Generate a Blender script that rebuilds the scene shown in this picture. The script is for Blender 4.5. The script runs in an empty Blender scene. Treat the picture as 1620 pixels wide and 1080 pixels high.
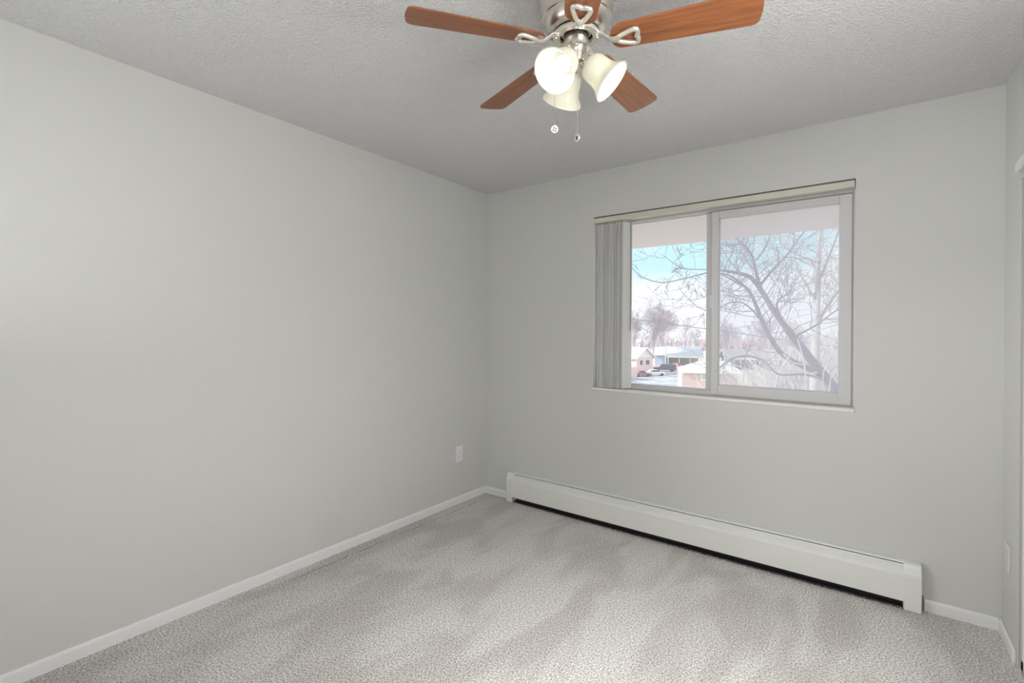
import bpy, math, random
from math import sin, cos, pi, radians
from mathutils import Vector, Matrix

SC = bpy.context.scene
COL = SC.collection

# ------------------------------------------------------------------ camera
FOC, YAW, ROLL = 761.853, -0.643477, 0.00748
CAM = Vector((2.53853, -3.03838, 1.32168))
PPY = 540 - 15.933                                  # image row of the horizon
FWD = Vector((sin(YAW), cos(YAW), -0.00035)).normalized()
R0 = FWD.cross(Vector((0, 0, 1))).normalized()
U0 = R0.cross(FWD)
RGT = cos(ROLL) * R0 + sin(ROLL) * U0
UPV = -sin(ROLL) * R0 + cos(ROLL) * U0
cd = bpy.data.cameras.new('camera')
cam = bpy.data.objects.new('camera', cd)
COL.objects.link(cam)
cd.sensor_fit = 'HORIZONTAL'
cd.sensor_width = 36.0
cd.lens = FOC / 1620 * 36
cd.shift_y = -15.933 / 1620
cd.clip_start, cd.clip_end = 0.05, 2000
cam.matrix_world = Matrix(((RGT.x, UPV.x, -FWD.x, CAM.x), (RGT.y, UPV.y, -FWD.y, CAM.y),
                           (RGT.z, UPV.z, -FWD.z, CAM.z), (0, 0, 0, 1)))
SC.camera = cam


def at(px, py, depth):
    """real place seen in direction (px, py) at a forward distance in metres"""
    return CAM + depth * (FWD + (px - 810) / FOC * RGT - (py - PPY) / FOC * UPV)


def on_ground(px, py, z=-8.8):
    d = FWD + (px - 810) / FOC * RGT - (py - PPY) / FOC * UPV
    return CAM + d * ((z - CAM.z) / d.z)


# ------------------------------------------------------------------ view, sky, lights
vs = SC.view_settings
vs.view_transform = 'Standard'
vs.look = 'None'
vs.exposure = 0.0
vs.gamma = 1.0
vs.use_curve_mapping = False

world = bpy.data.worlds.new('sky')
SC.world = world
world.use_nodes = True
wn, wl = world.node_tree.nodes, world.node_tree.links
wn.clear()
wo = wn.new('ShaderNodeOutputWorld')
bg = wn.new('ShaderNodeBackground')
tc = wn.new('ShaderNodeTexCoord')
mp = wn.new('ShaderNodeMapping')
mp.inputs['Scale'].default_value = (2.2, 2.2, 7.0)
mp.inputs['Location'].default_value = (0.35, 0.1, 0.25)
nz = wn.new('ShaderNodeTexNoise')
nz.inputs['Scale'].default_value = 1.6
nz.inputs['Detail'].default_value = 5
cr = wn.new('ShaderNodeValToRGB')
cr.color_ramp.elements[0].position = 0.47
cr.color_ramp.elements[0].color = (0.49, 0.78, 0.87, 1)
cr.color_ramp.elements[1].position = 0.60
cr.color_ramp.elements[1].color = (0.92, 0.95, 1.0, 1)
sx = wn.new('ShaderNodeSeparateXYZ')
mr = wn.new('ShaderNodeMapRange')
mr.inputs['From Min'].default_value = 0.085
mr.inputs['From Max'].default_value = 0.125
hz = wn.new('ShaderNodeMixRGB')
hz.inputs['Color1'].default_value = (0.84, 0.88, 0.95, 1)
wl.new(tc.outputs['Generated'], mp.inputs['Vector'])
wl.new(mp.outputs['Vector'], nz.inputs['Vector'])
wl.new(tc.outputs['Generated'], sx.inputs['Vector'])
bx = wn.new('ShaderNodeMath')            # clearer sky to the left, more cloud to the right
bx.operation = 'MULTIPLY_ADD'
bx.inputs[1].default_value = 0.85
wl.new(sx.outputs['X'], bx.inputs[0])
wl.new(nz.outputs['Fac'], bx.inputs[2])
ad = wn.new('ShaderNodeMath')
ad.operation = 'ADD'
ad.inputs[1].default_value = 0.115
wl.new(bx.outputs['Value'], ad.inputs[0])
wl.new(ad.outputs['Value'], cr.inputs['Fac'])
wl.new(sx.outputs['Z'], mr.inputs['Value'])
wl.new(mr.outputs['Result'], hz.inputs['Fac'])
wl.new(cr.outputs['Color'], hz.inputs['Color2'])
wl.new(hz.outputs['Color'], bg.inputs['Color'])
bg.inputs['Strength'].default_value = 1.38
wl.new(bg.outputs['Background'], wo.inputs['Surface'])

sd = bpy.data.lights.new('sun', 'SUN')
sd.energy = 5.0
sd.angle = radians(1.0)
sd.color = (1.0, 0.96, 0.9)
sun = bpy.data.objects.new('sun', sd)
COL.objects.link(sun)
sun.rotation_euler = Vector((0.70, 0.45, -0.55)).to_track_quat('-Z', 'Y').to_euler()


def area(name, loc, target, sx_, sy_, power, color=(1, 1, 1), spread=180):
    d = bpy.data.lights.new(name, 'AREA')
    d.shape = 'RECTANGLE'
    d.size, d.size_y = sx_, sy_
    d.spread = radians(spread)
    d.energy = power
    d.color = color
    o = bpy.data.objects.new(name, d)
    COL.objects.link(o)
    o.location = loc
    o.rotation_euler = (Vector(target) - Vector(loc)).to_track_quat('-Z', 'Y').to_euler()
    return o


# fill lights added out of view for the room's brightness, some like bounced flash
area('bounce_fill', (1.05, -3.2, 1.25), (1.0, -3.2, 2.44), 0.7, 0.7, 7.2, (1.0, 0.99, 0.98))
area('bounce_fill_closet_side', (2.78, -2.0, 1.7), (2.78, -2.0, 2.44), 0.5, 0.5, 14.5, (1.0, 0.99, 0.98))
area('fill_towards_left_wall', (2.8, -3.4, 1.6), (0.1, -1.55, 0.65), 0.8, 0.8, 13.0, (1.0, 0.99, 0.98), 105)
area('fill_towards_right_corner', (0.3, -2.9, 1.5), (3.0, -0.2, 1.2), 0.8, 0.8, 4.6, (1.0, 0.99, 0.98), 52)
area('down_fill', (2.4, -2.15, 2.42), (2.15, -1.45, 0), 1.1, 1.1, 21, (1.0, 0.99, 0.975), 72)  # added fill from above, out of view, brightens the carpet

# ------------------------------------------------------------------ helpers
WPOS = {}


def mat(name, color=(0.8, 0.8, 0.8), rough=0.6, metal=0.0, spec=0.5):
    m = bpy.data.materials.new(name)
    m.use_nodes = True
    b = m.node_tree.nodes['Principled BSDF']
    b.inputs['Base Color'].default_value = (*color, 1)
    b.inputs['Roughness'].default_value = rough
    b.inputs['Metallic'].default_value = metal
    b.inputs['Specular IOR Level'].default_value = spec
    return m


def nodes(m):
    return m.node_tree.nodes, m.node_tree.links, m.node_tree.nodes['Principled BSDF']


def noise_bump(m, scale, strength, distance, detail=3.0, rough=0.6, obj_coord=True, ramp=None):
    n, l, b = nodes(m)
    t = n.new('ShaderNodeTexCoord')
    z = n.new('ShaderNodeTexNoise')
    z.inputs['Scale'].default_value = scale
    z.inputs['Detail'].default_value = detail
    z.inputs['Roughness'].default_value = rough
    l.new(t.outputs['Object'], z.inputs['Vector'])
    bu = n.new('ShaderNodeBump')
    bu.inputs['Strength'].default_value = strength
    bu.inputs['Distance'].default_value = distance
    if ramp:
        r = n.new('ShaderNodeValToRGB')
        r.color_ramp.elements[0].position, r.color_ramp.elements[1].position = ramp
        l.new(z.outputs['Fac'], r.inputs['Fac'])
        l.new(r.outputs['Color'], bu.inputs['Height'])
    else:
        l.new(z.outputs['Fac'], bu.inputs['Height'])
    l.new(bu.outputs['Normal'], b.inputs['Normal'])
    return t, z, bu


class MB:
    def __init__(self):
        self.v, self.f = [], []

    def add(self, verts, faces):
        k = len(self.v)
        self.v += [tuple(p) for p in verts]
        self.f += [tuple(i + k for i in f) for f in faces]
        return self

    def box(self, x0, y0, z0, x1, y1, z1, M=None):
        vs_ = [Vector(p) for p in ((x0, y0, z0), (x1, y0, z0), (x1, y1, z0), (x0, y1, z0),
                                   (x0, y0, z1), (x1, y0, z1), (x1, y1, z1), (x0, y1, z1))]
        if M is not None:
            vs_ = [M @ p for p in vs_]
        return self.add(vs_, [(0, 3, 2, 1), (4, 5, 6, 7), (0, 1, 5, 4), (1, 2, 6, 5), (2, 3, 7, 6), (3, 0, 4, 7)])

    def prism(self, prof, a, b, axis='x', M=None):
        """closed outline swept along an axis; prof gives the two other coordinates in order"""
        def P(u, w, t):
            p = {'x': (t, u, w), 'y': (u, t, w), 'z': (u, w, t)}[axis]
            p = Vector(p)
            return M @ p if M is not None else p
        n = len(prof)
        vs_ = [P(u, w, a) for u, w in prof] + [P(u, w, b) for u, w in prof]
        fs = [tuple(range(n))[::-1], tuple(range(n, 2 * n))]
        fs += [(i, (i + 1) % n, n + (i + 1) % n, n + i) for i in range(n)]
        return self.add(vs_, fs)

    def lathe(self, prof, n=32, M=None, caps=True):
        vs_, fs = [], []
        for r, z in prof:
            for i in range(n):
                a = 2 * pi * i / n
                p = Vector((r * cos(a), r * sin(a), z))
                vs_.append(M @ p if M is not None else p)
        for k in range(len(prof) - 1):
            for i in range(n):
                j = (i + 1) % n
                fs.append((k * n + i, k * n + j, (k + 1) * n + j, (k + 1) * n + i))
        if caps:
            fs.append(tuple(range(n))[::-1])
            fs.append(tuple((len(prof) - 1) * n + i for i in range(n)))
        return self.add(vs_, fs)

    def tube(self, pts, rad, n=6, closed=False, caps=True):
        pts = [Vector(p) for p in pts]
        if not hasattr(rad, '__len__'):
            rad = [rad] * len(pts)
        vs_, fs, m = [], [], len(pts)
        prev = None
        for i, p in enumerate(pts):
            if closed:
                t = pts[(i + 1) % m] - pts[i - 1]
            else:
                t = pts[min(i + 1, m - 1)] - pts[max(i - 1, 0)]
            t = t.normalized() if t.length > 1e-9 else Vector((0, 0, 1))
            if prev is None:
                ref = Vector((0, 0, 1)) if abs(t.z) < 0.9 else Vector((1, 0, 0))
                u = t.cross(ref).normalized()
            else:
                u = (prev - t * prev.dot(t))
                u = u.normalized() if u.length > 1e-6 else t.orthogonal().normalized()
            prev = u
            w = t.cross(u)
            for k in range(n):
                a = 2 * pi * k / n
                vs_.append(p + rad[i] * (cos(a) * u + sin(a) * w))
        for i in range(m if closed else m - 1):
            for k in range(n):
                j, i2 = (k + 1) % n, (i + 1) % m
                fs.append((i * n + k, i * n + j, i2 * n + j, i2 * n + k))
        if caps and not closed:
            fs.append(tuple(range(n))[::-1])
            fs.append(tuple((m - 1) * n + k for k in range(n)))
        return self.add(vs_, fs)

    def ball(self, c, r, n=8, m=5, sz=1.0):
        prof = [(r * sin(pi * (k + 0.02) / (m + 0.04)) , -r * sz * cos(pi * (k + 0.02) / (m + 0.04))) for k in range(m + 1)]
        return self.lathe(prof, n, Matrix.Translation(Vector(c)))

    def build(self, name, m, parent=None, smooth=None, bevel=0.0, origin=None, seg=2):
        if origin is None:
            xs = [p[0] for p in self.v]
            ys = [p[1] for p in self.v]
            zs = [p[2] for p in self.v]
            origin = Vector(((min(xs) + max(xs)) / 2, (min(ys) + max(ys)) / 2, min(zs)))
        origin = Vector(origin)
        me = bpy.data.meshes.new(name)
        me.from_pydata([(p[0] - origin.x, p[1] - origin.y, p[2] - origin.z) for p in self.v], [], self.f)
        me.update()
        if m is not None:
            me.materials.append(m)
        o = bpy.data.objects.new(name, me)
        COL.objects.link(o)
        pl = WPOS[parent.name] if parent is not None else Vector((0, 0, 0))
        if parent is not None:
            o.parent = parent
        o.location = origin - pl
        WPOS[o.name] = origin
        if bevel:
            bv = o.modifiers.new('bevel', 'BEVEL')
            bv.width, bv.segments = bevel, seg
            bv.limit_method = 'ANGLE'
            bv.angle_limit = radians(40)
            bv.harden_normals = False
        if smooth is not None:
            me.polygons.foreach_set('use_smooth', [True] * len(me.polygons))
            me.set_sharp_from_angle(angle=radians(smooth))
        return o


def empty(name, loc):
    o = bpy.data.objects.new(name, None)
    COL.objects.link(o)
    o.location = loc
    o.empty_display_size = 0.1
    WPOS[o.name] = Vector(loc)
    return o


def tag(o, label, cat, group=None, kind=None):
    o['label'] = label
    o['category'] = cat
    if group:
        o['group'] = group
    if kind:
        o['kind'] = kind
    return o


def struct(o, label, cat):
    return tag(o, label, cat, kind='structure')


# ------------------------------------------------------------------ materials
M_WALL = mat('wall_paint', (0.655, 0.66, 0.64), 0.42, spec=0.35)
noise_bump(M_WALL, 55, 0.10, 0.004, 3)
M_WHITE = mat('white_gloss_trim', (0.84, 0.84, 0.83), 0.35)
M_CEIL = mat('textured_ceiling', (0.90, 0.90, 0.90), 0.9, spec=0.1)
noise_bump(M_CEIL, 85, 0.9, 0.0085, 3, 0.65, ramp=(0.36, 0.66))
M_VINYL = mat('window_vinyl', (0.66, 0.66, 0.665), 0.4)
M_CREAM = mat('cream_rail', (0.66, 0.65, 0.56), 0.45)
M_HEAT = mat('heater_enamel', (0.80, 0.81, 0.775), 0.38)
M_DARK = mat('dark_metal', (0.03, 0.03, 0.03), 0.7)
M_FIN = mat('fin_metal', (0.25, 0.25, 0.26), 0.5, 0.6)
M_NICKEL = mat('brushed_nickel', (0.74, 0.70, 0.64), 0.27, 1.0)
noise_bump(M_NICKEL, 180, 0.02, 0.001)
M_CAST = mat('satin_nickel_casting', (0.80, 0.78, 0.72), 0.36, 0.85)
M_CHAIN = mat('chain_metal', (0.62, 0.61, 0.58), 0.35, 0.9)
M_PLATE = mat('outlet_plastic', (0.86, 0.86, 0.87), 0.35)
M_SLOT = mat('outlet_slot', (0.09, 0.09, 0.09), 0.6)
M_CAULK = mat('aged_caulk', (0.42, 0.34, 0.26), 0.8)
M_TRACK = mat('track_aluminium', (0.66, 0.67, 0.68), 0.35, 0.6)
M_CLOSET = mat('closet_panel', (0.70, 0.70, 0.69), 0.4)


def carpet_material():
    m = mat('carpet_pile', (0.5, 0.48, 0.46), 0.95, spec=0.05)
    n, l, b = nodes(m)
    t = n.new('ShaderNodeTexCoord')
    z = n.new('ShaderNodeTexNoise')
    z.inputs['Scale'].default_value = 135
    z.inputs['Detail'].default_value = 3
    z.inputs['Roughness'].default_value = 0.7
    l.new(t.outputs['Object'], z.inputs['Vector'])
    r = n.new('ShaderNodeValToRGB')
    e = r.color_ramp.elements
    e[0].position, e[0].color = 0.37, (0.34, 0.315, 0.30, 1)
    e[1].position, e[1].color = 0.61, (1.0, 0.98, 0.955, 1)
    l.new(z.outputs['Fac'], r.inputs['Fac'])
    # swept pile: broad blotches and vacuum strokes
    mpp = n.new('ShaderNodeMapping')
    mpp.inputs['Rotation'].default_value = (0, 0, radians(-22))
    mpp.inputs['Scale'].default_value = (2.4, 1.0, 1)
    l.new(t.outputs['Object'], mpp.inputs['Vector'])
    z2 = n.new('ShaderNodeTexNoise')
    z2.inputs['Scale'].default_value = 1.7
    z2.inputs['Detail'].default_value = 2.5
    z2.inputs['Distortion'].default_value = 0.5
    l.new(mpp.outputs['Vector'], z2.inputs['Vector'])
    r2 = n.new('ShaderNodeValToRGB')
    f = r2.color_ramp.elements
    f[0].position, f[0].color = 0.42, (0.84, 0.825, 0.815, 1)
    f[1].position, f[1].color = 0.56, (1, 1, 1, 1)
    l.new(z2.outputs['Fac'], r2.inputs['Fac'])
    mx = n.new('ShaderNodeMixRGB')
    mx.blend_type = 'MULTIPLY'
    mx.inputs['Fac'].default_value = 1
    l.new(r.outputs['Color'], mx.inputs['Color1'])
    l.new(r2.outputs['Color'], mx.inputs['Color2'])
    # crease in the pile parallel to the left wall
    sp = n.new('ShaderNodeSeparateXYZ')
    l.new(t.outputs['Object'], sp.inputs['Vector'])
    zc = n.new('ShaderNodeTexNoise')
    zc.inputs['Scale'].default_value = 9
    l.new(t.outputs['Object'], zc.inputs['Vector'])

    def math_(op, a, b2):
        q = n.new('ShaderNodeMath')
        q.operation = op
        for i_, v in enumerate((a, b2)):
            if isinstance(v, (int, float)):
                q.inputs[i_].default_value = v
            else:
                l.new(v, q.inputs[i_])
        return q.outputs[0]
    off = math_('ABSOLUTE', math_('SUBTRACT', math_('SUBTRACT', sp.outputs['X'], 0.075), math_('MULTIPLY', zc.outputs['Fac'], 0.03)), 0)
    line = math_('MULTIPLY', math_('LESS_THAN', off, 0.003), math_('GREATER_THAN', zc.outputs['Fac'], 0.44))
    line = math_('MULTIPLY', line, math_('GREATER_THAN', sp.outputs['Y'], -1.75))
    mc = n.new('ShaderNodeMixRGB')
    mc.inputs['Color2'].default_value = (0.16, 0.15, 0.14, 1)
    l.new(math_('MULTIPLY', line, 0.75), mc.inputs['Fac'])
    l.new(mx.outputs['Color'], mc.inputs['Color1'])
    l.new(mc.outputs['Color'], b.inputs['Base Color'])
    bu = n.new('ShaderNodeBump')
    bu.inputs['Strength'].default_value = 0.8
    bu.inputs['Distance'].default_value = 0.008
    l.new(z.outputs['Fac'], bu.inputs['Height'])
    l.new(bu.outputs['Normal'], b.inputs['Normal'])
    return m


M_CARPET = carpet_material()


def wood_material():
    m = mat('reddish_blade_wood', (0.35, 0.13, 0.05), 0.30)
    n, l, b = nodes(m)
    t = n.new('ShaderNodeTexCoord')
    mpp = n.new('ShaderNodeMapping')
    mpp.inputs['Scale'].default_value = (2.2, 34, 34)
    l.new(t.outputs['Object'], mpp.inputs['Vector'])
    z = n.new('ShaderNodeTexNoise')
    z.inputs['Scale'].default_value = 2.0
    z.inputs['Detail'].default_value = 6
    z.inputs['Roughness'].default_value = 0.6
    z.inputs['Distortion'].default_value = 0.4
    l.new(mpp.outputs['Vector'], z.inputs['Vector'])
    r = n.new('ShaderNodeValToRGB')
    e = r.color_ramp.elements
    e[0].position, e[0].color = 0.25, (0.15, 0.050, 0.021, 1)
    e[1].position, e[1].color = 0.75, (0.40, 0.145, 0.050, 1)
    l.new(z.outputs['Fac'], r.inputs['Fac'])
    l.new(r.outputs['Color'], b.inputs['Base Color'])
    return m


M_WOOD = wood_material()


def glass_material(name, haze=0.0, haze_col=(0.9, 0.9, 0.95)):
    m = bpy.data.materials.new(name)
    m.use_nodes = True
    n, l = m.node_tree.nodes, m.node_tree.links
    n.clear()
    out = n.new('ShaderNodeOutputMaterial')
    tr = n.new('ShaderNodeBsdfTransparent')
    gl = n.new('ShaderNodeBsdfGlossy')
    gl.inputs['Roughness'].default_value = 0.0
    fr = n.new('ShaderNodeFresnel')
    fr.inputs['IOR'].default_value = 1.17
    mx = n.new('ShaderNodeMixShader')
    l.new(fr.outputs['Fac'], mx.inputs['Fac'])
    l.new(tr.outputs['BSDF'], mx.inputs[1])
    l.new(gl.outputs['BSDF'], mx.inputs[2])
    last = mx
    if haze:
        tl = n.new('ShaderNodeBsdfTranslucent')
        tl.inputs['Color'].default_value = (*haze_col, 1)
        df = n.new('ShaderNodeBsdfDiffuse')
        df.inputs['Color'].default_value = (*haze_col, 1)
        m1 = n.new('ShaderNodeMixShader')
        m1.inputs['Fac'].default_value = 0.5
        l.new(tl.outputs['BSDF'], m1.inputs[1])
        l.new(df.outputs['BSDF'], m1.inputs[2])
        m2 = n.new('ShaderNodeMixShader')
        m2.inputs['Fac'].default_value = haze
        l.new(last.outputs['Shader'], m2.inputs[1])
        l.new(m1.outputs['Shader'], m2.inputs[2])
        last = m2
    l.new(last.outputs['Shader'], out.inputs['Surface'])
    return m


M_GLASS = glass_material('clear_glass', 0.10)
M_GLASS_R = glass_material('hazy_glass', 0.10, (0.86, 0.87, 0.97))
M_SCREEN = glass_material('insect_screen', 0.23, (0.86, 0.87, 0.97))


def translucent_material(name, col, fac, rough=0.4, tint=None):
    m = mat(name, col, rough)
    n, l, b = nodes(m)
    out = [x for x in n if x.type == 'OUTPUT_MATERIAL'][0]
    tl = n.new('ShaderNodeBsdfTranslucent')
    tl.inputs['Color'].default_value = (*(tint or col), 1)
    mx = n.new('ShaderNodeMixShader')
    mx.inputs['Fac'].default_value = fac
    l.new(b.outputs['BSDF'], mx.inputs[1])
    l.new(tl.outputs['BSDF'], mx.inputs[2])
    l.new(mx.outputs['Shader'], out.inputs['Surface'])
    return m


M_SLAT = translucent_material('blind_vinyl', (0.95, 0.95, 0.94), 0.25)
M_SHADE = translucent_material('frosted_cream_glass', (0.90, 0.89, 0.80), 0.28, 0.14, (0.95, 0.92, 0.78))
M_BULB = bpy.data.materials.new('lamp_bulb_glow')
M_BULB.use_nodes = True
_b = M_BULB.node_tree.nodes['Principled BSDF']
_b.inputs['Base Color'].default_value = (1, 1, 1, 1)
_b.inputs['Emission Color'].default_value = (0.96, 0.98, 1.0, 1)
_b.inputs['Emission Strength'].default_value = 1.25
M_BULB.cycles.emission_sampling = 'NONE'

# ------------------------------------------------------------------ room shell
W, H, YF = 3.006, 2.44, -3.75
OX0, OX1, OZ0, OZ1 = 0.967, 2.464, 0.917, 2.122

struct(MB().box(-0.16, YF - 0.1, -0.12, W + 0.9, 0.16, 0.0).build('floor', M_CARPET, origin=(0, 0, 0)),
       'beige cut pile carpet with vacuum marks', 'floor')
struct(MB().box(-0.16, YF - 0.1, H, W + 0.9, 0.16, H + 0.14).build('ceiling', M_CEIL, origin=(0, 0, H)),
       'white textured ceiling above the fan', 'ceiling')
struct(MB().box(-0.16, YF, 0, 0, 0.0, H).build('wall_left', M_WALL, origin=(0, 0, 0)),
       'long plain pale grey wall on the left', 'wall')
wb = MB()
wb.box(-0.16, 0, 0, OX0, 0.16, H)
wb.box(OX1, 0, 0, W + 0.9, 0.16, H)
wb.box(OX0, 0, 0, OX1, 0.16, OZ0)
wb.box(OX0, 0, OZ1, OX1, 0.16, H)
struct(wb.build('wall_back', M_WALL, origin=(0, 0, 0)), 'pale grey wall with the window in it', 'wall')
struct(MB().box(-0.16, YF - 0.1, 0, W + 0.9, YF, H).build('wall_front', M_WALL, origin=(0, 0, 0)),
       'pale grey wall behind the viewpoint', 'wall')
# right wall: short return by the corner, header over the closet, far return
CY0, CY1, CZ = -0.285, -2.75, 1.985
wr = MB()
wr.box(W, CY0, 0, W + 0.11, 0.0, H)
wr.box(W, CY1, CZ, W + 0.11, CY0, H)
wr.box(W, YF, 0, W + 0.11, CY1, H)
struct(wr.build('wall_right', M_WALL, origin=(W, 0, 0)), 'narrow pale wall beside the closet opening', 'wall')
struct(MB().box(W + 0.8, YF, 0, W + 0.9, 0.0, H).build('wall_closet', M_WALL, origin=(W, 0, 0)),
       'wall at the back of the closet', 'wall')

# closet front: header trim, tracks, sliding panels
tr = MB()
tr.box(W - 0.014, CY1 - 0.03, CZ - 0.012, W, CY0 + 0.014, CZ + 0.028)
struct(tr.build('trim_1', M_WHITE, bevel=0.003), 'white trim across the top of the closet opening', 'trim')
tr = MB()
tr.box(W + 0.0, CY1, CZ - 0.045, W + 0.09, CY0, CZ - 0.0)
struct(tr.build('trim_2', M_TRACK), 'metal sliding door track under the closet header', 'trim')
tr = MB()
tr.box(W + 0.002, CY1, 0.0, W + 0.09, CY0, 0.012)
struct(tr.build('trim_3', M_TRACK), 'metal floor track of the closet doors', 'trim')
struct(MB().box(W + 0.003, CY0 - 0.040, 0.0, W + 0.03, CY0, CZ - 0.045).build('trim_5', mat('grey_jamb', (0.50, 0.50, 0.49), 0.5)), 'grey side channel of the closet opening', 'trim')
for k, (a, b_, dx) in enumerate(((CY0 - 0.042, -1.55, 0.004), (-1.48, CY1, 0.055))):
    dr = empty('door_%d' % (k + 1), (W + dx, (a + b_) / 2, 0.012))
    struct(dr, ('white framed sliding closet door nearest the window wall', 'white framed sliding closet door further from the window')[k], 'door')
    p = MB().box(W + dx + 0.006, b_ + 0.03, 0.05, W + dx + 0.018, a - 0.03, CZ - 0.06)
    p.build('door_panel', M_CLOSET, dr)
    fm = MB()
    fm.box(W + dx, a - 0.032, 0.014, W + dx + 0.024, a, CZ - 0.047)
    fm.box(W + dx, b_, 0.014, W + dx + 0.024, b_ + 0.032, CZ - 0.047)
    fm.box(W + dx, b_, 0.014, W + dx + 0.024, a, 0.055)
    fm.box(W + dx, b_, CZ - 0.085, W + dx + 0.024, a, CZ - 0.047)
    fm.build('door_frame', M_WHITE, dr, bevel=0.002)

# baseboards
BB = 0.055


def bprof(s=1):
    return [(0, 0), (0.012 * s, 0), (0.012 * s, BB - 0.012), (0.010 * s, BB - 0.004), (0.006 * s, BB), (0, BB)]


struct(MB().prism([(x, z) for x, z in bprof(1)], YF, 0, 'y').build('baseboard_left', M_WHITE), 'white baseboard along the long left wall', 'baseboard')
struct(MB().prism([(-x, z) for x, z in bprof(1)][::-1], 0.0115, 0.262, 'x').build('baseboard_back', M_WHITE), 'short white baseboard between corner and heater', 'baseboard')
struct(MB().prism([(-x, z) for x, z in bprof(1)][::-1], 2.742, W - 0.0115, 'x').build('baseboard_back_2', M_WHITE), 'short white baseboard right of the heater', 'baseboard')
struct(MB().prism([(W - x, z) for x, z in bprof(1)][::-1], CY0 + 0.016, 0, 'y').build('baseboard_right', M_WHITE, bevel=0.003), 'white baseboard below the outlet by the closet', 'baseboard')

# ------------------------------------------------------------------ window
win = struct(empty('window_1', ((OX0 + OX1) / 2, 0.08, OZ0)), 'white vinyl sliding window with two panes', 'window')


def ring(x0, z0, x1, z1, y0, y1, wl_, wr_, wb_, wt_):
    m = MB()
    m.box(x0, y0, z0, x0 + wl_, y1, z1)
    m.box(x1 - wr_, y0, z0, x1, y1, z1)
    m.box(x0 + wl_, y0, z0, x1 - wr_, y1, z0 + wb_)
    m.box(x0 + wl_, y0, z1 - wt_, x1 - wr_, y1, z1)
    return m


sl = MB().box(OX0, -0.007, OZ0, OX1, 0.075, OZ0 + 0.018)
sl.build('window_sill', M_WHITE, win, bevel=0.003)
ring(OX0, OZ0 + 0.018, OX1, OZ1, 0.072, 0.155, 0.03, 0.018, 0.026, 0.054).build('window_frame', M_VINYL, win, bevel=0.002)
ring(0.990, 0.958, 1.738, 2.075, 0.112, 0.146, 0.03, 0.040, 0.010, 0.012).build('fixed_sash', M_VINYL, win, bevel=0.002)
MB().box(1.015, 0.127, 0.965, 1.702, 0.131, 2.066).build('fixed_pane', M_GLASS, win)
sashb = ring(1.742, 0.944, 2.447, 2.062, 0.062, 0.108, 0.040, 0.056, 0.060, 0.042)
sashb.build('sliding_sash', M_VINYL, win, bevel=0.0025)
ring(1.776, 0.998, 2.397, 2.026, 0.070, 0.100, 0.008, 0.008, 0.008, 0.008).build('glazing_bead', M_VINYL, win, bevel=0.002)
MB().box(1.776, 0.083, 0.998, 2.397, 0.087, 2.026).build('sliding_pane', M_GLASS_R, win)
MB().box(1.745, 0.148, 0.962, 2.446, 0.150, 2.068).build('insect_screen', M_SCREEN, win)
for xa, xb in ((OX0, OX0 + 0.0015), (OX1 - 0.0015, OX1)):
    MB().box(xa, 0.001, OZ0 + 0.018, xb, 0.072, OZ1).build('jamb_liner', M_WHITE, win)
la = MB().box(1.722, 0.094, 1.475, 1.741, 0.113, 1.555)
la.build('latch', M_WHITE, win, bevel=0.003)
MB().box(1.1, 0.0595, 0.9352, 2.45, 0.0655, 0.9385).build('caulk_line', M_CAULK, win)
# outside: brick ledge and the deck overhang above
M_LEDGE = mat('exterior_ledge', (0.72, 0.60, 0.56), 0.8)
M_SOFFIT = mat('pinkish_stucco_soffit', (0.60, 0.54, 0.52), 0.9)
noise_bump(M_SOFFIT, 25, 0.3, 0.01)
struct(MB().box(0.7, 0.16, 0.86, 2.75, 0.27, 0.925).build('trim_4', M_LEDGE), 'sunlit ledge outside the window', 'ledge')
struct(MB().box(-6.0, 0.16, 2.2, 9.0, 1.79, 2.42).build('ceiling_overhang', M_SOFFIT), 'pinkish overhang above the window outside', 'soffit')

# ------------------------------------------------------------------ vertical blind
vb = tag(empty('vertical_blind', (1.1, 0.015, 2.076)), 'cream vertical blind drawn back to the left side of the window', 'blind')
hr = MB()
hr.prism([(-0.006, 2.078), (0.038, 2.078), (0.038, 2.108), (0.032, 2.112), (0.0, 2.114), (-0.006, 2.110)], OX0 + 0.003, OX1 - 0.006, 'x')
hr.build('headrail', M_CREAM, vb, bevel=0.002)
rs = random.Random(4)
NS = 13
for k in range(NS):
    x = 1.026 + k * 0.0155
    ang = radians(72 + rs.uniform(-11, 11)) if k < NS - 1 else radians(68)
    m = MB()
    n = 8
    pf, pb = [], []
    for i in range(n + 1):
        s = (i / n - 0.5) * 0.084
        bow = 0.005 * (1 - (2 * s / 0.084) ** 2)
        c, sn = cos(ang), sin(ang)
        px, py = s * c - bow * sn, s * sn + bow * c
        pf.append((x + px, 0.022 + py))
        pb.append((x + px - 0.0008 * sn, 0.022 + py + 0.0008 * c))
    m.prism(pf + pb[::-1], 0.9405 + rs.uniform(0, 0.003), 2.062, 'z')
    s_ = m.build('slat', M_SLAT, vb, smooth=50)
    hk = MB().box(x - 0.0015, 0.016, 2.060, x + 0.0015, 0.028, 2.080)
    hk.build('slat_hook', M_CREAM, s_)
MB().tube([(1.232, 0.028, 2.079), (1.234, 0.026, 1.8), (1.234, 0.026, 1.33)], 0.0042, 8).build(
    'wand', mat('wand_plastic', (0.33, 0.32, 0.30), 0.3), vb, smooth=60)

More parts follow.
